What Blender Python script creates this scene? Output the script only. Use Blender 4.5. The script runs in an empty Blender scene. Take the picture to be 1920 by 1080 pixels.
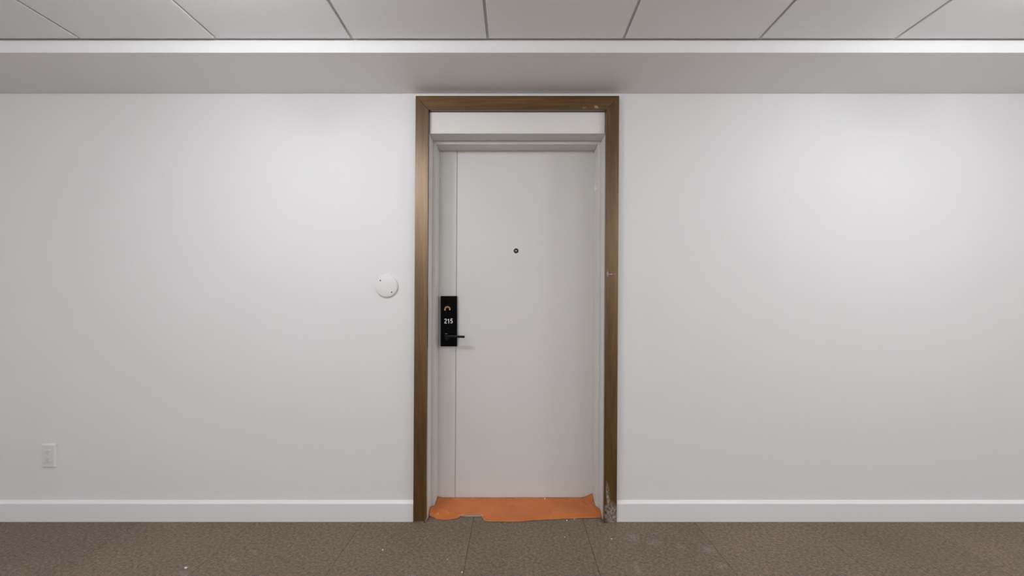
import bpy, bmesh, math, random
from mathutils import Vector, noise

# ------------------------------------------------------------------ camera, world, exposure
SC = bpy.context.scene
COL = SC.collection
F = 700.0                     # focal length in pixels of the 1920 px wide frame
D = F / 345.0                 # camera to door wall
ZC = 1.187                    # camera height

cam_d = bpy.data.cameras.new('camera')
cam = bpy.data.objects.new('camera', cam_d)
COL.objects.link(cam)
cam.location = (0, -D, ZC)
cam.rotation_euler = (math.pi / 2, 0, 0)
cam_d.sensor_width = 36
cam_d.lens = F / 1920 * 36
cam_d.shift_x = -5 / 1920
cam_d.shift_y = 26 / 1920
cam_d.clip_start = 0.02
SC.camera = cam

world = bpy.data.worlds.new('world')
SC.world = world
world.use_nodes = True
world.node_tree.nodes['Background'].inputs[0].default_value = (0.8, 0.85, 1, 1)
world.node_tree.nodes['Background'].inputs[1].default_value = 0.0

SC.view_settings.view_transform = 'Standard'
SC.view_settings.look = 'None'
SC.view_settings.gamma = 1
SC.view_settings.use_curve_mapping = False
SC.view_settings.exposure = 1.71
LAMP = 14.0                   # radiance of the lamp diffusers
LAMP_COL = (0.975, 0.985, 1.02)
random.seed(4)

# ------------------------------------------------------------------ helpers
def mat(name, col, rough=0.5, metal=0.0, spec=0.5):
    m = bpy.data.materials.new(name)
    m.use_nodes = True
    b = m.node_tree.nodes['Principled BSDF']
    b.inputs['Base Color'].default_value = (*col, 1)
    b.inputs['Roughness'].default_value = rough
    b.inputs['Metallic'].default_value = metal
    b.inputs['Specular IOR Level'].default_value = spec
    return m

class NT:
    """short node-building helper"""
    def __init__(s, m):
        s.t = m.node_tree
        s.b = s.t.nodes['Principled BSDF']
    def n(s, typ, ins=None, **kw):
        nd = s.t.nodes.new(typ)
        for k, v in kw.items():
            setattr(nd, k, v)
        for k, v in (ins or {}).items():
            s.set(nd.inputs[k], v)
        return nd
    def set(s, sock, v):
        if isinstance(v, bpy.types.NodeSocket):
            s.t.links.new(v, sock)
        else:
            sock.default_value = v
    def math(s, op, a, b=0.0, clamp=False):
        nd = s.n('ShaderNodeMath', {0: a, 1: b}, operation=op)
        nd.use_clamp = clamp
        return nd.outputs[0]
    def mix(s, fac, a, b):
        nd = s.n('ShaderNodeMix', data_type='RGBA')
        s.set(nd.inputs[0], fac)
        s.set(nd.inputs[6], a)
        s.set(nd.inputs[7], b)
        return nd.outputs[2]
    def ramp(s, fac, stops):
        nd = s.n('ShaderNodeValToRGB')
        cr = nd.color_ramp
        while len(cr.elements) < len(stops):
            cr.elements.new(0.5)
        for e, (p, c) in zip(cr.elements, stops):
            e.position = p
            e.color = (*c, 1) if len(c) == 3 else c
        s.set(nd.inputs[0], fac)
        return nd.outputs[0]
    def noise(s, vec, scale, detail=2, rough=0.5):
        nd = s.n('ShaderNodeTexNoise', {'Scale': scale, 'Detail': detail, 'Roughness': rough})
        s.set(nd.inputs['Vector'], vec)
        return nd.outputs[0]
    def mapping(s, vec, scale=(1, 1, 1), loc=(0, 0, 0), rot=(0, 0, 0)):
        nd = s.n('ShaderNodeMapping', {'Scale': scale, 'Location': loc, 'Rotation': rot})
        s.set(nd.inputs['Vector'], vec)
        return nd.outputs[0]
    def pos(s):
        return s.n('ShaderNodeNewGeometry').outputs['Position']
    def bump(s, h, strength, dist):
        nd = s.n('ShaderNodeBump', {'Strength': strength, 'Distance': dist})
        s.set(nd.inputs['Height'], h)
        s.set(s.b.inputs['Normal'], nd.outputs[0])
    def color(s, c):
        s.set(s.b.inputs['Base Color'], c)

def paint(name, col, rough, bump=0.1, scale=260, var=0.015):
    m = mat(name, col, rough)
    t = NT(m)
    p = t.pos()
    big = t.noise(p, 3.0, 3)
    lo = tuple(max(0, c - var) for c in col)
    hi = tuple(c + var for c in col)
    t.color(t.ramp(big, [(0.3, lo), (0.7, hi)]))
    t.bump(t.noise(p, scale, 3, 0.6), bump, 0.002)
    return m

def spots(t, p, items):
    """sum of soft elliptical marks: items = (x, y, z, rx, ry, rz, angle about the view axis 'y' or 'z')"""
    total = None
    for (c, r, axis, ang) in items:
        d = t.n('ShaderNodeVectorMath', {0: p, 1: c}, operation='SUBTRACT').outputs[0]
        rot = t.n('ShaderNodeVectorRotate', {'Angle': ang}, rotation_type=axis + '_AXIS')
        t.set(rot.inputs['Vector'], d)
        q = t.n('ShaderNodeVectorMath', {1: r}, operation='DIVIDE')
        t.set(q.inputs[0], rot.outputs[0])
        l = t.n('ShaderNodeVectorMath', operation='LENGTH')
        t.set(l.inputs[0], q.outputs[0])
        v = t.math('SUBTRACT', 1.0, l.outputs['Value'], True)
        total = v if total is None else t.math('MAXIMUM', total, v)
    return total

def link(name, bm, m, parent=None, shear=False, smooth=False):
    if shear:
        for v in bm.verts:
            v.co.x += 0.0084 + 0.0059 * (v.co.z - ZC)
    bmesh.ops.recalc_face_normals(bm, faces=bm.faces)
    me = bpy.data.meshes.new(name)
    bm.to_mesh(me)
    bm.free()
    me.materials.append(m)
    if smooth:
        me.polygons.foreach_set('use_smooth', [True] * len(me.polygons))
        try:
            me.set_sharp_from_angle(angle=math.radians(40))
        except Exception:
            pass
    o = bpy.data.objects.new(name, me)
    COL.objects.link(o)
    if parent:
        o.parent = parent
    return o

def empty(name, loc=(0, 0, 0)):
    o = bpy.data.objects.new(name, None)
    o.empty_display_size = 0.05
    COL.objects.link(o)
    o.location = loc
    return o

def tag(o, label, cat, group=None, kind=None):
    o['label'] = label
    o['category'] = cat
    if group:
        o['group'] = group
    if kind:
        o['kind'] = kind
    return o

def box(bm, x0, x1, y0, y1, z0, z1, bev=0.0, seg=1):
    r = bmesh.ops.create_cube(bm, size=1)
    for v in r['verts']:
        v.co.x = x0 + (v.co.x + 0.5) * (x1 - x0)
        v.co.y = y0 + (v.co.y + 0.5) * (y1 - y0)
        v.co.z = z0 + (v.co.z + 0.5) * (z1 - z0)
    if bev:
        es = list({e for v in r['verts'] for e in v.link_edges})
        bmesh.ops.bevel(bm, geom=es, offset=bev, segments=seg, affect='EDGES', profile=0.5)
    return bm

def bx(*a, **k):
    return box(bmesh.new(), *a, **k)

def prism(pts, axis, a0, a1, bev=0.0, seg=1, bm=None):
    """polygon pts extruded along axis: 'y' -> pts are (x, z); 'x' -> pts are (y, z); 'z' -> (x, y)"""
    bm = bm or bmesh.new()
    def mk(p, a):
        return {'y': (p[0], a, p[1]), 'x': (a, p[0], p[1]), 'z': (p[0], p[1], a)}[axis]
    A = [bm.verts.new(mk(p, a0)) for p in pts]
    B = [bm.verts.new(mk(p, a1)) for p in pts]
    n = len(pts)
    fs = [bm.faces.new(A), bm.faces.new(B[::-1])]
    for i in range(n):
        fs.append(bm.faces.new((A[i], B[i], B[(i + 1) % n], A[(i + 1) % n])))
    bmesh.ops.recalc_face_normals(bm, faces=fs)
    if bev:
        es = list({e for f in fs for e in f.edges})
        bmesh.ops.bevel(bm, geom=es, offset=bev, segments=seg, affect='EDGES', profile=0.5)
    return bm

def lathe_y(prof, cx, cz, n=48, bm=None):
    """profile of (radius, y) turned about an axis parallel to y through (cx, cz)"""
    bm = bm or bmesh.new()
    rings = []
    for (r, y) in prof:
        if r < 1e-6:
            rings.append([bm.verts.new((cx, y, cz))])
        else:
            rings.append([bm.verts.new((cx + r * math.cos(2 * math.pi * i / n), y,
                                        cz + r * math.sin(2 * math.pi * i / n))) for i in range(n)])
    for a, b in zip(rings, rings[1:]):
        for i in range(n):
            j = (i + 1) % n
            if len(a) == 1 and len(b) == 1:
                continue
            if len(a) == 1:
                bm.faces.new((a[0], b[i], b[j]))
            elif len(b) == 1:
                bm.faces.new((a[i], a[j], b[0]))
            else:
                bm.faces.new((a[i], a[j], b[j], b[i]))
    return bm

# ------------------------------------------------------------------ materials
M_wall = paint('wall_paint', (0.83, 0.828, 0.826), 0.62, 0.08, 300, 0.004)
M_soffit = paint('soffit_paint', (0.91, 0.91, 0.91), 0.65, 0.06, 300, 0.004)
M_tile = paint('ceiling_tile', (0.91, 0.915, 0.92), 0.75, 0.25, 420, 0.008)
M_grid = mat('ceiling_grid', (0.62, 0.615, 0.61), 0.55)
M_base = paint('baseboard_paint', (0.87, 0.87, 0.87), 0.4, 0.05, 120, 0.004)
M_door = paint('door_laminate', (0.76, 0.745, 0.72), 0.42, 0.03, 500, 0.006)
M_frame = paint('door_frame_paint', (0.75, 0.735, 0.71), 0.4, 0.05, 200, 0.01)
M_transom = paint('transom_paint', (0.84, 0.825, 0.805), 0.5, 0.05, 260, 0.006)
M_black = mat('lock_black_gloss', (0.002, 0.002, 0.0025), 0.25, 0, 0.06)
M_lever = mat('lever_black_metal', (0.012, 0.012, 0.013), 0.3, 0.2, 0.3)
M_white = mat('white_print', (0.85, 0.85, 0.83), 0.5)
M_orange_print = mat('orange_print', (0.62, 0.27, 0.075), 0.5)
M_red_print = mat('dark_red_print', (0.10, 0.018, 0.01), 0.5)
M_grey_print = mat('grey_print', (0.30, 0.30, 0.30), 0.5)
M_dim_print = mat('dim_print', (0.018, 0.018, 0.018), 0.5)
M_plastic = paint('white_plastic', (0.82, 0.82, 0.81), 0.38, 0.02, 200, 0.004)
M_outlet = paint('outlet_plastic', (0.79, 0.785, 0.77), 0.4, 0.02, 200, 0.004)
M_screw = mat('screw_steel', (0.06, 0.06, 0.06), 0.4, 0.7)
M_chip = mat('white_paint_chip', (0.88, 0.87, 0.85), 0.6)
M_saddle = paint('saddle_stone', (0.66, 0.65, 0.63), 0.45, 0.1, 90, 0.02)
M_dark = mat('dark_slot', (0.02, 0.02, 0.02), 0.6)

def bronze(name, grain, seed, extra=None):
    m = mat(name, (0.12, 0.075, 0.03), 0.4, 0.5)
    t = NT(m)
    p = t.pos()
    g1 = t.noise(t.mapping(p, grain, (seed, 0, seed)), 1.0, 4, 0.65)
    g2 = t.noise(t.mapping(p, tuple(0.14 * g for g in grain), (seed * 3, 1, 0)), 1.0, 3, 0.5)
    f = t.math('ADD', t.math('MULTIPLY', g1, 0.55), t.math('MULTIPLY', g2, 0.45))
    c = t.ramp(f, [(0.32, (0.066, 0.026, 0.0015)), (0.5, (0.135, 0.062, 0.006)), (0.68, (0.225, 0.120, 0.020))])
    rgh = t.math('ADD', t.math('MULTIPLY', g1, 0.22), 0.28)
    if extra:
        brk = t.noise(t.mapping(p, (90, 90, 60)), 1.0, 4, 0.7)
        s = spots(t, p, extra)
        k = t.math('MULTIPLY', t.math('MULTIPLY', s, 1.5, True),
                   t.math('MULTIPLY', t.math('SUBTRACT', brk, 0.36), 3.6, True), True)
        c = t.mix(k, c, (0.52, 0.50, 0.47, 1))
        rgh = t.math('ADD', rgh, t.math('MULTIPLY', k, 0.4))
        t.set(t.b.inputs['Metallic'], t.math('MULTIPLY', t.math('SUBTRACT', 1.0, k), 0.5))
    t.color(c)
    t.set(t.b.inputs['Roughness'], rgh)
    t.b.inputs['Coat Weight'].default_value = 1.0
    t.b.inputs['Coat Roughness'].default_value = 0.37
    t.b.inputs['Coat IOR'].default_value = 1.66
    t.b.inputs['Specular IOR Level'].default_value = 0.15
    t.bump(g1, 0.12, 0.001)
    return m

CY = -0.025
def pw(px, py, y):
    """world point at depth y for a measured photograph position"""
    k = F / (D + y)
    return ((px - 965) / k, y, ZC - (py - 566) / k)

M_br_left = bronze('bronze_left', (130, 130, 5), 1.7, [
    ((*pw(787, 981, CY),), (0.045, 0.05, 0.014), 'Y', 0.0),
    ((*pw(799, 978, CY),), (0.010, 0.05, 0.022), 'Y', 0.0)])
M_br_right = bronze('bronze_right', (130, 130, 5), 5.2, [
    ((*pw(1146, 963, CY),), (0.05, 0.05, 0.075), 'Y', 0.15),
    ((*pw(1140, 930, CY),), (0.012, 0.05, 0.09), 'Y', 0.1),
    ((*pw(1139, 513, CY),), (0.006, 0.05, 0.022), 'Y', 0.1),
    ((*pw(1146, 514, CY),), (0.03, 0.05, 0.003), 'Y', 0.05)])
M_br_head = bronze('bronze_head', (5, 130, 130), 9.1, [
    ((*pw(1096, 202, CY),), (0.011, 0.05, 0.008), 'Y', 0.3),
    ((*pw(1119, 201, CY),), (0.02, 0.05, 0.009), 'Y', -0.4)])

def carpet(name, extra):
    m = mat(name, (0.13, 0.105, 0.085), 0.95, 0, 0.1)
    t = NT(m)
    p = t.pos()
    rnd = t.n('ShaderNodeObjectInfo').outputs['Random']
    off = t.n('ShaderNodeCombineXYZ', {0: rnd, 1: rnd, 2: 0.0}).outputs[0]
    q = t.n('ShaderNodeVectorMath', {0: p, 1: off}, operation='ADD').outputs[0]
    fine = t.noise(q, 320, 3, 0.7)
    mid = t.noise(q, 75, 3, 0.6)
    big = t.noise(p, 2.6, 3, 0.55)
    yarn = t.noise(t.mapping(q, (60, 260, 100), rot=(0, 0, 0.6)), 1.0, 2, 0.6)
    f = t.math('ADD', t.math('ADD', t.math('MULTIPLY', fine, 0.45), t.math('MULTIPLY', yarn, 0.27)),
               t.math('MULTIPLY', mid, 0.28))
    c = t.ramp(f, [(0.34, (0.080, 0.061, 0.045)), (0.5, (0.216, 0.169, 0.127)), (0.66, (0.400, 0.322, 0.250))])
    k = t.math('ADD', t.math('MULTIPLY', t.math('SUBTRACT', big, 0.5), 0.35),
               t.math('ADD', 0.96, t.math('MULTIPLY', rnd, 0.10)))
    sc = t.n('ShaderNodeVectorMath', operation='SCALE')
    t.set(sc.inputs[0], c)
    t.set(sc.inputs['Scale'], k)
    c = sc.outputs[0]
    if extra:
        s = spots(t, p, extra)
        br = t.noise(p, 130, 3, 0.7)
        kk = t.math('MULTIPLY', s, t.math('MULTIPLY', t.math('SUBTRACT', br, 0.38), 2.6, True), True)
        c = t.mix(t.math('MULTIPLY', kk, 0.6), c, (0.55, 0.53, 0.50, 1))
    t.color(c)
    t.bump(f, 0.9, 0.004)
    return m

def fl(px, py):
    k = (py - 566) / ZC
    return ((px - 965) / k, F / k - D, 0.0)

M_carpet = carpet('carpet', [
    (fl(438, 1050), (0.050, 0.012, 1), 'Z', 0.55),
    (fl(477, 1036), (0.030, 0.014, 1), 'Z', 0.5),
    (fl(345, 1076), (0.050, 0.016, 1), 'Z', 0.3),
    (fl(560, 1034), (0.030, 0.006, 1), 'Z', -0.3),
    (fl(772, 1080), (0.035, 0.016, 1), 'Z', 0.0),
    (fl(1188, 1008), (0.040, 0.05, 1), 'Z', 0.0),
    (fl(1228, 1018), (0.050, 0.035, 1), 'Z', -0.3),
    (fl(1328, 1030), (0.045, 0.040, 1), 'Z', 0.0),
    (fl(1276, 1024), (0.030, 0.03, 1), 'Z', 0.0),
    (fl(1195, 1066), (0.022, 0.060, 1), 'Z', 0.1),
    (fl(1352, 1061), (0.030, 0.03, 1), 'Z', 0.0)])

def film_mat():
    m = mat('orange_plastic_film', (0.42, 0.115, 0.028), 0.34)
    t = NT(m)
    p = t.pos()
    n1 = t.noise(p, 6, 2, 0.4)
    t.color(t.ramp(n1, [(0.2, (0.52, 0.134, 0.022)), (0.8, (0.64, 0.190, 0.044))]))
    t.set(t.b.inputs['Roughness'], t.math('ADD', t.math('MULTIPLY', n1, 0.15), 0.20))
    t.b.inputs['Coat Weight'].default_value = 0.35
    t.b.inputs['Coat Roughness'].default_value = 0.12
    t.bump(t.noise(t.mapping(p, (30, 90, 60)), 1.0, 3, 0.6), 0.25, 0.004)
    return m
M_film = film_mat()

# ------------------------------------------------------------------ room shell
XL, XR = -5.0, 6.6            # corridor ends
YB = -5.2                    # wall behind the camera
ZT = 2.371                    # ceiling tile face
ZG = 2.379                    # recessed ceiling grid
ZS = 2.3185                   # soffit of the bulkhead
YS = F / 413.0 - D            # bulkhead face
OH = 0.4775                   # half width of the door opening
OT = 2.2190                   # top of the framed opening (transom top)

def sh(z):
    return 0.0084 + 0.0059 * (z - ZC)

# door wall with the opening cut out, 0.26 m deep
bm = bmesh.new()
ow = OH + 0.012
def wall_piece(pts):
    prism(pts, 'y', 0.0, 0.26, bm=bm)
wall_piece([(XL, 0), (-ow + sh(0), 0), (-ow + sh(OT), OT + 0.012), (-ow + sh(OT), ZG), (XL, ZG)])
wall_piece([(XR, 0), (ow + sh(0), 0), (ow + sh(OT), OT + 0.012), (ow + sh(OT), ZG), (XR, ZG)])
wall_piece([(-ow + sh(OT), OT + 0.012), (ow + sh(OT), OT + 0.012), (ow + sh(OT), ZG), (-ow + sh(OT), ZG)])
o = link('wall_front', bm, M_wall)
tag(o, 'long white painted corridor wall around the bronze-framed door', 'wall', kind='structure')

for nm, a, lab in (('wall_left', (XL - 0.1, XL, YB - 0.1, 0.26, 0, ZG), 'white end wall at the left of the corridor'),
                   ('wall_right', (XR, XR + 0.1, YB - 0.1, 0.26, 0, ZG), 'white end wall at the right of the corridor'),
                   ('wall_back', (XL, XR, YB - 0.1, YB, 0, ZG), 'white corridor wall opposite the door')):
    tag(link(nm, bx(*a), M_wall), lab, 'wall', kind='structure')

# bulkhead over the door wall
o = link('trim_1', bx(XL, XR, YS, -0.0005, ZS, ZG - 0.0005, bev=0.0015), M_soffit)
tag(o, 'white boxed bulkhead running along the top of the door wall', 'bulkhead', kind='structure')

# ceiling: recessed grid with tegular tiles hanging just below it
ceil = link('ceiling', bx(XL, XR, YB, 0.26, ZG, ZG + 0.08), M_grid)
tag(ceil, 'suspended ceiling of smooth white lay-in panels in a recessed grid', 'ceiling', kind='structure')
P = 0.6115
g = 0.0065
rows = []
ye = YS - 0.017
while ye - 0.2 > YB:
    y0 = max(ye - P + 2 * g, YB + 0.017)
    rows.append((y0, ye))
    ye -= P
me_cache = {}
for j, (y0, y1) in enumerate(rows):
    for k in range(-10, 12):
        x0 = -0.121 + k * P + g
        x1 = x0 + P - 2 * g
        x0 = max(x0, XL + 0.01)
        x1 = min(x1, XR - 0.01)
        if x1 - x0 < 0.05:
            continue
        key = (round(x1 - x0, 4), round(y1 - y0, 4))
        if key not in me_cache:
            w, d = key
            t_ = link('ceiling_panel', bx(-w / 2, w / 2, -d / 2, d / 2, 0, ZG - ZT - 0.0003, bev=0.0012), M_tile, ceil)
            me_cache[key] = t_.data
        else:
            t_ = bpy.data.objects.new('ceiling_panel', me_cache[key])
            COL.objects.link(t_)
            t_.parent = ceil
        t_.location = ((x0 + x1) / 2, (y0 + y1) / 2, ZT)
        random.seed(j * 100 + k)
        t_.rotation_euler = (random.uniform(-1, 1) * 0.0008, random.uniform(-1, 1) * 0.0008, 0)

# floor: slab with carpet tiles
floor = link('floor', bx(XL, XR, YB, 0.26, -0.06, -0.0085), mat('floor_slab', (0.03, 0.025, 0.02), 0.9))
tag(floor, 'brown grey carpet tile floor scuffed with white dust', 'floor', kind='structure')
PC = 0.5955
cache = {}
def carpet_tile(x0, x1, y0, y1):
    key = (round(x1 - x0, 4), round(y1 - y0, 4))
    if key not in cache:
        w, d = key
        o = link('carpet_tile', bx(-w / 2, w / 2, -d / 2, d / 2, -0.0085, 0, bev=0.0022), M_carpet, floor)
        cache[key] = o.data
    else:
        o = bpy.data.objects.new('carpet_tile', cache[key])
        COL.objects.link(o)
        o.parent = floor
    o.location = ((x0 + x1) / 2, (y0 + y1) / 2, 0)
for k in range(-10, 12):
    x0 = -0.224 + k * PC
    x1 = x0 + PC - 0.0006
    x0 = max(x0, XL)
    x1 = min(x1, XR)
    if x1 - x0 < 0.05:
        continue
    ye = -0.001
    first = True
    while ye > YB + 0.05:
        y0 = max(ye - (0.47 if first else PC), YB)
        carpet_tile(x0, x1, y0 + 0.0006, ye)
        ye = y0
        first = False
for (x0, x1) in ((-0.4755, -0.2246), (-0.224, 0.3709), (0.3715, 0.478)):      # into the doorway
    carpet_tile(x0, x1, -0.0009, 0.034)

# baseboards with an eased top
prof = [(0.0, 0.0), (-0.015, 0.0), (-0.015, 0.0955), (-0.0138, 0.0985), (-0.002, 0.1100), (0.0, 0.1105)]
for nm, a0, a1, lab in (('baseboard_left', XL, -0.5467 + sh(0.05) - 0.0005, 'white baseboard along the wall left of the door'),
                        ('baseboard_right', 0.5467 + sh(0.05) + 0.0005, XR, 'white baseboard along the wall right of the door')):
    o = link(nm, prism(prof, 'x', a0, a1), M_base)
    tag(o, lab, 'baseboard', kind='structure')
o = link('baseboard_back', prism([(YB - y, z) for y, z in prof], 'x', XL, XR), M_base)
tag(o, 'white baseboard along the wall opposite the door', 'baseboard', kind='structure')

# ------------------------------------------------------------------ the door
door = empty('door_1', (0, 0, 0))
tag(door, 'pale grey hotel room door 215 in a bronze-framed recess', 'door', kind='structure')

CO, CI = 0.5467, OH                    # casing outer and inner half widths
ZO, ZI = 2.2935, OT                    # casing head outer and inner heights
def casing(name, pts, m):
    return link(name, prism(pts, 'y', CY, -0.0003, bev=0.0012), m, door, shear=True)
casing('casing_side', [(-CO, 0), (-CI, 0), (-CI, ZI), (-CO, ZO)], M_br_left)
casing('casing_side', [(CI, 0), (CO, 0), (CO, ZO), (CI, ZI)], M_br_right)
casing('casing_head', [(-CO + 0.0004, ZO), (-CI + 0.0002, ZI), (CI - 0.0002, ZI), (CO - 0.0004, ZO)], M_br_head)

YR, YD = F / 330.0 - D, F / 315.7 - D  # rabbet end and door face
HT = 2.101                             # underside of frame head
ST = 0.018                             # stop projection
YF = -0.005
# transom panel above the frame head
link('transom_panel', bx(-OH + 0.001, OH - 0.001, -0.001, 0.10, HT + 0.0005, OT - 0.0015, bev=0.0012), M_transom, door, shear=True)
# frame: two jambs and a head, each with a stop
for s in (-1, 1):
    a, b = sorted((s * (OH + 0.011), s * OH))
    j = link('jamb', bx(a, b, YF, 0.245, 0, HT if True else 0, bev=0.001), M_frame, door, shear=True)
    a, b = sorted((s * (OH - 0.0002), s * (OH - ST)))
    link('door_stop', bx(a, b, YR, YD - 0.001, 0.0, HT - 0.0002, bev=0.0012), M_frame, j, shear=True)
h = link('frame_head', bx(-OH, OH, 0.0, 0.245, HT - 0.0001, HT + 0.012 - 0.0118, bev=0.0), M_frame, door, shear=True)
link('door_stop', bx(-OH + ST, OH - ST, YR, YD - 0.001, HT - ST, HT - 0.0002, bev=0.0012), M_frame, h, shear=True)
# white paint blob on the right stop edge
bl = bmesh.new()
px = pw(1117, 352, YR - 0.0008)
prism([(px[0] + dx, px[2] + dz) for dx, dz in ((-0.008, 0.026), (-0.002, 0.020), (0.000, 0.004), (0.010, -0.004), (0.003, -0.010),
                                               (-0.004, -0.022), (-0.009, -0.010), (-0.006, 0.004))], 'y', YR - 0.0008, YR + 0.0004, bm=bl)
link('paint_mark', bl, M_chip, door)

# door leaf: stile strip and main panel either side of a groove
DZ0, DZ1 = 0.020, HT + 0.004
GX = -0.3555
leaf = link('door_leaf', bx(-OH + 0.003, OH - 0.003, YD + 0.004, YD + 0.042, DZ0, DZ1), mat('door_core', (0.30, 0.285, 0.27), 0.6), door, shear=True)
link('stile_panel', bx(-OH + 0.003, GX - 0.0013, YD, YD + 0.006, DZ0, DZ1, bev=0.0015), M_door, leaf, shear=True)
link('main_panel', bx(GX + 0.0013, OH - 0.003, YD, YD + 0.006, DZ0, DZ1, bev=0.0015), M_door, leaf, shear=True)
# backing so no light comes through
# peephole
cx, _, cz = pw(967.6, 470.4, YD)
ph = link('peephole', lathe_y([(0.0142, YD + 0.001), (0.0142, YD - 0.002), (0.0125, YD - 0.004), (0.0088, YD - 0.0042), (0.0080, YD - 0.0015), (0, YD - 0.0015)], cx, cz, 36), M_lever, door, smooth=True)
lens = mat('peephole_glass', (0.30, 0.30, 0.30), 0.12, 0.6)
link('peephole_lens', lathe_y([(0.0079, YD - 0.0016), (0.006, YD - 0.0034), (0.003, YD - 0.0042), (0, YD - 0.0044)], cx, cz, 24), lens, ph, smooth=True)

# electronic lock
LY = YD - 0.020
x0, _, z1 = pw(826, 555, LY)
x1, _, z0 = pw(856.6, 649.5, LY)
lock = link('lock_plate', bx(x0, x1, LY, YD - 0.0002, z0, z1, bev=0.0025, seg=2), M_black, door)
FY = LY - 0.0003
# arch emblem
ex, _, ez = pw(839, 580, FY)
def arc_band(r0, r1, a0, a1, n=20):
    b = bmesh.new()
    pts = [(ex + r1 * math.cos(a0 + (a1 - a0) * i / n), ez + r1 * math.sin(a0 + (a1 - a0) * i / n)) for i in range(n + 1)]
    pts += [(ex + r0 * math.cos(a1 - (a1 - a0) * i / n), ez + r0 * math.sin(a1 - (a1 - a0) * i / n)) for i in range(n + 1)]
    for i in range(n):
        q = [pts[i], pts[i + 1], pts[2 * n - i], pts[2 * n + 1 - i]]
        prism(q, 'y', FY, LY + 0.0005, bm=b)
    return b
link('emblem_arch', arc_band(0.0115, 0.0190, 0.05, math.pi - 0.05), M_orange_print, lock)
link('emblem_inner_arch', arc_band(0.0075, 0.0115, 0.1, math.pi - 0.1), M_red_print, lock)
link('emblem_foot', bx(ex - 0.0175, ex - 0.0112, FY, LY + 0.0005, ez - 0.0065, ez + 0.0005), M_white, lock)
link('emblem_foot', bx(ex + 0.0108, ex + 0.0165, FY, LY + 0.0005, ez - 0.004, ez + 0.0005), M_white, lock)
# room number
def digit_paths(ch):
    """stroke centre lines in a 1 wide x 2 high cell"""
    if ch == '1':
        return [[(0.12, 1.42), (0.40, 1.62), (0.56, 1.80)], [(0.56, 2.0 - 0.17), (0.56, 0.0)]]
    if ch == '2':
        arc = [(0.5 + 0.35 * math.cos(a), 1.44 + 0.39 * math.sin(a)) for a in [math.radians(d) for d in range(172, -41, -12)]]
        return [arc + [(0.58, 0.88), (0.26, 0.48), (0.14, 0.20)], [(0.0, 0.17), (1.0, 0.17)]]
    arc = [(0.47 + 0.37 * math.cos(a), 0.66 + 0.49 * math.sin(a)) for a in [math.radians(d) for d in range(142, -166, -14)]]
    return [[(0.95, 1.83), (0.22, 1.83)], [(0.285, 1.83), (0.17, 0.98)], arc]

def number_mesh(name, text, px, py, y, m, parent, width, height):
    bm = bmesh.new()
    wx, _, wz = pw(px, py, y)
    n = len(text)
    cell = width / (n + (n - 1) * 0.22)
    hw = height * 0.086
    for k, ch in enumerate(text):
        ox_ = wx - width / 2 + k * cell * 1.22
        for q, path in enumerate(digit_paths(ch)):
            pts = [Vector((ox_ + a * cell, wz - height / 2 + b * height / 2)) for a, b in path]
            L, Rr = [], []
            for i in range(len(pts)):
                d = (pts[min(i + 1, len(pts) - 1)] - pts[max(i - 1, 0)]).normalized()
                nn = Vector((-d.y, d.x)) * hw
                L.append(pts[i] + nn)
                Rr.append(pts[i] - nn)
            yy = y - 0.00004 * q
            for i in range(len(pts) - 1):
                prism([tuple(L[i]), tuple(L[i + 1]), tuple(Rr[i + 1]), tuple(Rr[i])], 'y', yy, y + 0.0008, bm=bm)
    return link(name, bm, m, parent)
KL = F / (D + LY)
number_mesh('room_number', '215', 841, 601.9, FY, M_white, lock, 15.6 / KL, 9.2 / KL)
# faint key icon and tiny maker's word below the number
kx, _, kz = pw(840, 616, FY)
link('key_icon', prism([(kx - 0.006, kz), (kx - 0.003, kz + 0.0022), (kx + 0.004, kz + 0.0015), (kx + 0.006, kz), (kx + 0.002, kz - 0.001), (kx - 0.002, kz - 0.0012)], 'y', FY, LY + 0.0005), M_dim_print, lock)
b = bmesh.new()
wx, _, wz = pw(836.8, 625.8, FY)
for i, (dx, w, hh) in enumerate(((-0.0072, 0.0022, 0.0045), (-0.0044, 0.0026, 0.0034), (-0.0012, 0.0020, 0.0048), (0.0015, 0.0026, 0.0034), (0.0046, 0.0024, 0.0034))):
    box(b, wx + dx, wx + dx + w, FY, LY + 0.0005, wz - 0.0018, wz - 0.0018 + hh)
link('maker_mark', b, M_grey_print, lock)
# lever: spindle, neck and flat tapering grip
sx_, _, sz_ = pw(838.5, 633.5, LY - 0.02)
lev = link('lever_spindle', lathe_y([(0.0, LY - 0.050), (0.0085, LY - 0.050), (0.0095, LY - 0.046), (0.0095, LY - 0.006), (0.013, LY - 0.005), (0.013, LY + 0.001)], sx_, sz_, 28), M_lever, lock, smooth=True)
gy0, gy1 = LY - 0.060, LY - 0.040
lx0, _, lz0 = pw(832.5, 628.4, gy0)
lx1, _, lz1 = pw(871.0, 629.8, gy0)
b = prism([(lx0, lz0), (lx1, lz1), (lx1 - 0.001, lz1 - 0.0125), (lx0 + 0.03, lz0 - 0.0135), (lx0 + 0.004, lz0 - 0.012)], 'y', gy0, gy1, bev=0.0022, seg=2)
link('lever_grip', b, M_lever, lock, smooth=True)

# threshold saddle under the film
link('threshold', prism([(0.035, 0.0), (0.035, 0.006), (0.042, 0.0095), (0.15, 0.010), (0.245, 0.010), (0.245, 0.0)], 'x', -OH + 0.0005 + sh(0), OH - 0.0005 + sh(0)), M_saddle, door)

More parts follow.
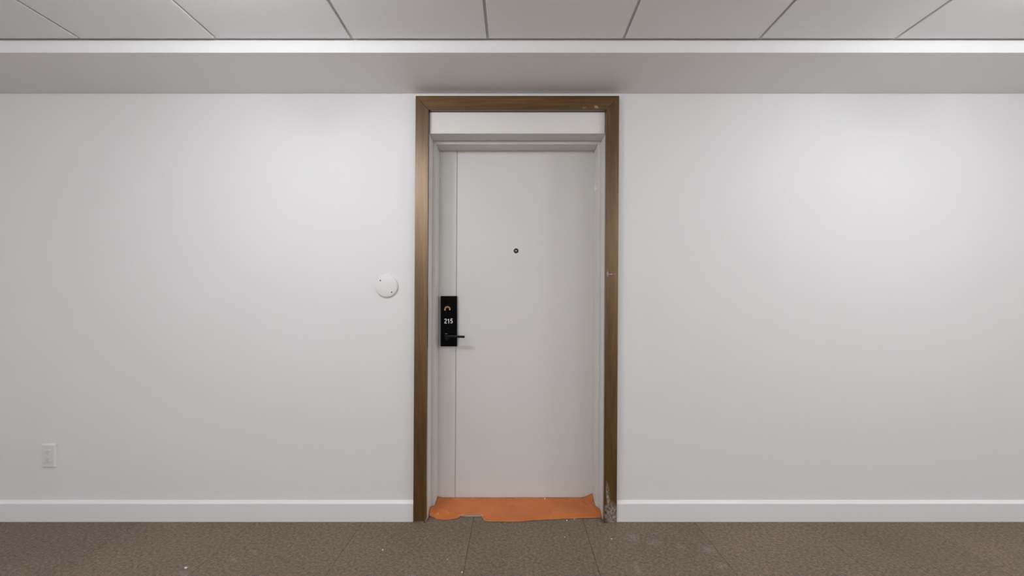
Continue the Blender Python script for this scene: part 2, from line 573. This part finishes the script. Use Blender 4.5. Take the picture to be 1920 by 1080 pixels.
# ------------------------------------------------------------------ orange protective film over the threshold
def lerp_tab(tab, x):
    if x <= tab[0][0]:
        return tab[0][1]
    for (a, va), (b_, vb) in zip(tab, tab[1:]):
        if x <= b_:
            t = (x - a) / (b_ - a)
            t = t * t * (3 - 2 * t)
            return va + (vb - va) * t
    return tab[-1][1]

def build_film():
    bm = bmesh.new()
    NU, NV = 150, 30
    # lower hem as measured along the doorway (pixel column -> pixel row)
    hem = [(804, 968.0), (812, 970.0), (822, 973.5), (840, 974.8), (856, 972.5), (866, 967.2), (884, 965.8), (899, 966.2),
           (903, 969.5), (909, 976.5), (925, 977.8), (960, 978.4), (978, 977.6), (1000, 975.4), (1030, 974.0), (1062, 972.4),
           (1100, 971.6), (1125, 970.4)]
    grid = []
    for i in range(NU + 1):
        u = i / NU
        col = []
        hp = 804 + u * (1125.5 - 804)               # column at the front edge
        hy = lerp_tab(hem, hp)
        front_y, front_z = 0.034, 0.0135
        for j in range(NV + 1):
            v = j / NV
            if v < 0.72:                            # lying on the saddle
                t = v / 0.72
                y = YD - 0.003 + (front_y - (YD - 0.003)) * t
                z = 0.0275 + (front_z - 0.0275) * min(1, t * 1.15)
                half_back, half_front = OH - ST - 0.0015, OH - 0.002
                half = half_back if y > YR - 0.002 else half_front
                # the film narrows a little unevenly towards the door
                half_s = half_back + (half_front - half_back) * min(1, max(0, (YR + 0.004 - y) / 0.030))
                x = (2 * u - 1) * half_s + sh(0)
                # the edges curl up against the jambs
                el = max(0.0, 1 - u / 0.045)
                er = max(0.0, 1 - (1 - u) / 0.075)
                z += el ** 2 * (0.006 + 0.016 * math.exp(-((t - 0.82) / 0.16) ** 2))
                z += er ** 1.6 * (0.024 * math.exp(-((t - 0.0) / 0.22) ** 2) + 0.010 * math.exp(-((t - 0.7) / 0.3) ** 2))
                wr = noise.noise((x * 5, y * 22, 1.3)) * 0.0016 + noise.noise((x * 14, y * 30, 4.1)) * 0.0008
                # diagonal creases at both front corners
                for (cx_, cy_, ang, amp, wid, ln) in ((-0.40, 0.062, -0.55, 0.0045, 0.007, 0.05), (-0.435, 0.05, -0.9, 0.004, 0.006, 0.04),
                                                      (-0.37, 0.05, -0.25, 0.003, 0.006, 0.05), (0.40, 0.125, -0.9, 0.0035, 0.006, 0.045),
                                                      (0.445, 0.09, -1.3, 0.003, 0.007, 0.05), (-0.335, 0.115, -0.2, 0.002, 0.005, 0.02)):
                    dx, dy = x - cx_, y - cy_
                    a_ = dx * math.cos(ang) + dy * math.sin(ang)
                    p_ = -dx * math.sin(ang) + dy * math.cos(ang)
                    wr += 2.2 * amp * math.exp(-(p_ / wid) ** 2) * math.exp(-(a_ / ln) ** 2)
                z = max(z + wr * min(1, t * 4 + 0.1), 0.0115)
            else:                                   # falling over the front edge on to the carpet
                t = (v - 0.72) / 0.28
                px_half = OH - 0.002
                x = (2 * u - 1) * px_half + sh(0)
                k_floor = (hy - 566) / (ZC - 0.003)
                y_floor = F / k_floor - D
                if y_floor < front_y - 0.003:       # reaches the carpet and runs out over it
                    ty, tz = y_floor, 0.003
                else:                               # ends above the carpet
                    ty = front_y - 0.003
                    tz = max(0.004, ZC - (hy - 566) * (D + ty) / F)
                b_ = math.sin(t * math.pi)
                fl_ = noise.noise((x * 11, 7.7, 0)) * 0.004
                y = front_y + (ty - front_y) * t - b_ * (0.002 + max(0, fl_))
                z = front_z + (tz - front_z) * (t ** 0.8) + b_ * fl_ * 0.6
                z = max(z, 0.003)
            col.append(bm.verts.new((x, y, z)))
        grid.append(col)
    for i in range(NU):
        for j in range(NV):
            bm.faces.new((grid[i][j], grid[i + 1][j], grid[i + 1][j + 1], grid[i][j + 1]))
    return bm
film = link('floor_film', build_film(), M_film, smooth=True)
sol = film.modifiers.new('thickness', 'SOLIDIFY')
sol.thickness = 0.0008
sol.offset = 1
tag(film, 'crumpled orange plastic protective film over the door threshold', 'plastic film')

# ------------------------------------------------------------------ round cover plate left of the door
cx, _, cz = pw(724.6, 536.4, -0.008)
root = empty('cover_plate', (cx, 0, cz))
tag(root, 'round white blank cover plate with two screws beside the door frame', 'cover plate')
R = 21.3 / (F / (D - 0.008))
link('disc', lathe_y([(R - 0.001, -0.0002), (R, -0.003), (R - 0.0005, -0.007), (R - 0.003, -0.0098), (R - 0.008, -0.0112), (R * 0.5, -0.0125), (0, -0.013)], 0, 0, 72), M_plastic, root, smooth=True)
for (px_, py_) in ((713.2, 526), (734.3, 547.9)):
    qx, _, qz = pw(px_, py_, -0.012)
    s = link('screw', lathe_y([(0.0036, -0.0105), (0.0036, -0.0128), (0.0026, -0.0134), (0, -0.0136)], qx - cx, qz - cz, 16), M_screw, root, smooth=True)

# ------------------------------------------------------------------ wall outlet low on the left
ox, _, oz = pw(94.2, 853.6, 0.0)
root = empty('wall_outlet', (ox, 0, oz))
tag(root, 'white rectangular outlet plate low on the wall above the left baseboard', 'outlet')
W0, W1, H0, H1, T = 0.0385, 0.0315, 0.0635, 0.0590, 0.011
bm = bmesh.new()
ring = []
for (w, hh, y) in ((W0, H0, -0.0002), (W0, H0, -0.003), (W1, H1, -T)):
    ring.append([bm.verts.new((sx * w, y, sz * hh)) for sx, sz in ((-1, -1), (1, -1), (1, 1), (-1, 1))])
for a, b in zip(ring, ring[1:]):
    for i in range(4):
        bm.faces.new((a[i], a[(i + 1) % 4], b[(i + 1) % 4], b[i]))
bm.faces.new(ring[-1])
bm.faces.new(ring[0][::-1])
bmesh.ops.bevel(bm, geom=list(bm.edges), offset=0.001, segments=1, affect='EDGES')
link('plate', bm, M_outlet, root)
dev = link('receptacle', bx(-0.020, 0.020, -T - 0.0028, -T + 0.001, -0.034, 0.034, bev=0.0012), M_outlet, root)
YO = -T - 0.0028
link('test_button', bx(-0.006, 0.006, YO - 0.0015, YO + 0.0005, 0.0020, 0.0075, bev=0.0006), M_outlet, dev)
link('reset_button', bx(-0.006, 0.006, YO - 0.0015, YO + 0.0005, -0.0065, -0.0010, bev=0.0006), M_outlet, dev)
for zc_ in (0.0195, -0.0195):
    for dx in (-0.0065, 0.0065):
        link('slot', bx(dx - 0.0009, dx + 0.0009, YO - 0.0002, YO + 0.001, zc_ - 0.002, zc_ + 0.005), M_grey_print, dev)
    link('ground_hole', lathe_y([(0.0022, YO + 0.001), (0.0022, YO - 0.0002), (0, YO - 0.0002)], 0, zc_ - 0.0075, 12), M_grey_print, dev)

# ------------------------------------------------------------------ ceiling lights just above the frame, plus added fill lights farther back
def lamp(x, y, label):
    r = empty('ceiling_light', (x, y, ZT))
    tag(r, label, 'ceiling light', 'round surface-mounted ceiling lights')
    def lathe_z(prof, n=48):
        bm = lathe_y([(a, -b) for a, b in prof], 0, 0, n)
        for v in bm.verts:
            v.co = Vector((v.co.x, v.co.z, -v.co.y))
        return bm
    DROP = 0.066
    link('canopy', lathe_z([(0.0, -0.0003), (0.060, -0.0003), (0.060, -0.006), (0.052, -0.010), (0.016, -0.012), (0.016, -DROP)], 32), M_plastic, r, smooth=True)
    link('rim', lathe_z([(0.010, -DROP), (0.152, -DROP), (0.152, -DROP - 0.008), (0.148, -DROP - 0.010), (0.140, -DROP - 0.010)]), M_plastic, r, smooth=True)
    em = bpy.data.materials.get('lamp_diffuser')
    if em is None:
        em = bpy.data.materials.new('lamp_diffuser')
        em.use_nodes = True
        t = em.node_tree
        t.nodes.clear()
        e = t.nodes.new('ShaderNodeEmission')
        e.inputs[0].default_value = (*LAMP_COL, 1)
        e.inputs[1].default_value = LAMP
        out = t.nodes.new('ShaderNodeOutputMaterial')
        t.links.new(e.outputs[0], out.inputs[0])
    prof = [(0.139, -DROP - 0.009)]
    for i in range(1, 6):
        a = i / 5 * math.pi / 2
        prof.append((0.139 * math.cos(a) ** 0.7 if i < 5 else 0, -DROP - 0.009 - 0.115 * math.sin(a)))
    link('diffuser', lathe_z(prof, 24), em, r, smooth=True)
    return r
LY1 = -1.13
lamp(-1.04, LY1, 'round dome ceiling light above the wall left of the door')
lamp(2.02, LY1, 'round dome ceiling light above the wall right of the door')
lamp(5.08, LY1, 'round dome ceiling light near the right end of the door wall')
for y_, row in ((-2.66, 'behind the camera'), (-4.18, 'by the far wall')):  # unseen extra rows, added as soft fill to even out the door wall
    for x_, col_ in ((-3.95, 'farthest left'), (-1.04, 'second from the left'), (2.02, 'third from the left'), (5.08, 'farthest right')):
        lamp(x_, y_, 'round dome fill light added ' + row + ', ' + col_)

# ------------------------------------------------------------------ white paint chips lying about
def chip(px_, py_, r, label, y=None, z=0.0):
    if y is None:
        x, yy, _ = fl(px_, py_)
    else:
        x, yy, z = y
    b = bmesh.new()
    random.seed(int(px_))
    n = 6
    pts = [(r * random.uniform(0.6, 1.1) * math.cos(2 * math.pi * i / n), r * random.uniform(0.5, 1.0) * math.sin(2 * math.pi * i / n)) for i in range(n)]
    prism(pts, 'z', 0, r * 0.7, bm=b)
    o = link('paint_chip', b, M_chip)
    o.location = (x, yy, z)
    tag(o, label, 'paint chip', 'white paint chips on the floor')
chip(348.5, 1065.5, 0.0062, 'largest white paint chip, on the carpet below the left wall')
chip(717.5, 1031.5, 0.0045, 'white paint chip on the carpet below the left baseboard near the door')
chip(838.5, 1049, 0.0026, 'faint small white chip on the carpet left of the carpet joint')
chip(866, 1073.5, 0.0042, 'white paint chip right beside the carpet joint at the bottom edge')
chip(1058.7, 1007.5, 0.0032, 'small white chip on the middle carpet tile before the door')
chip(1146.5, 1011, 0.0040, 'white paint chip on the carpet in front of the right door casing')
chip(1063, 976.3, 0.0045, 'white paint chip just below the front edge of the orange film')
chip(1077, 974, 0.0030, 'small white chip touching the front edge of the orange film')
chip(1023.5, 937, 0.0050, 'white paint chip lying on the orange film', y=(0.178, 0.170, 0.0262))
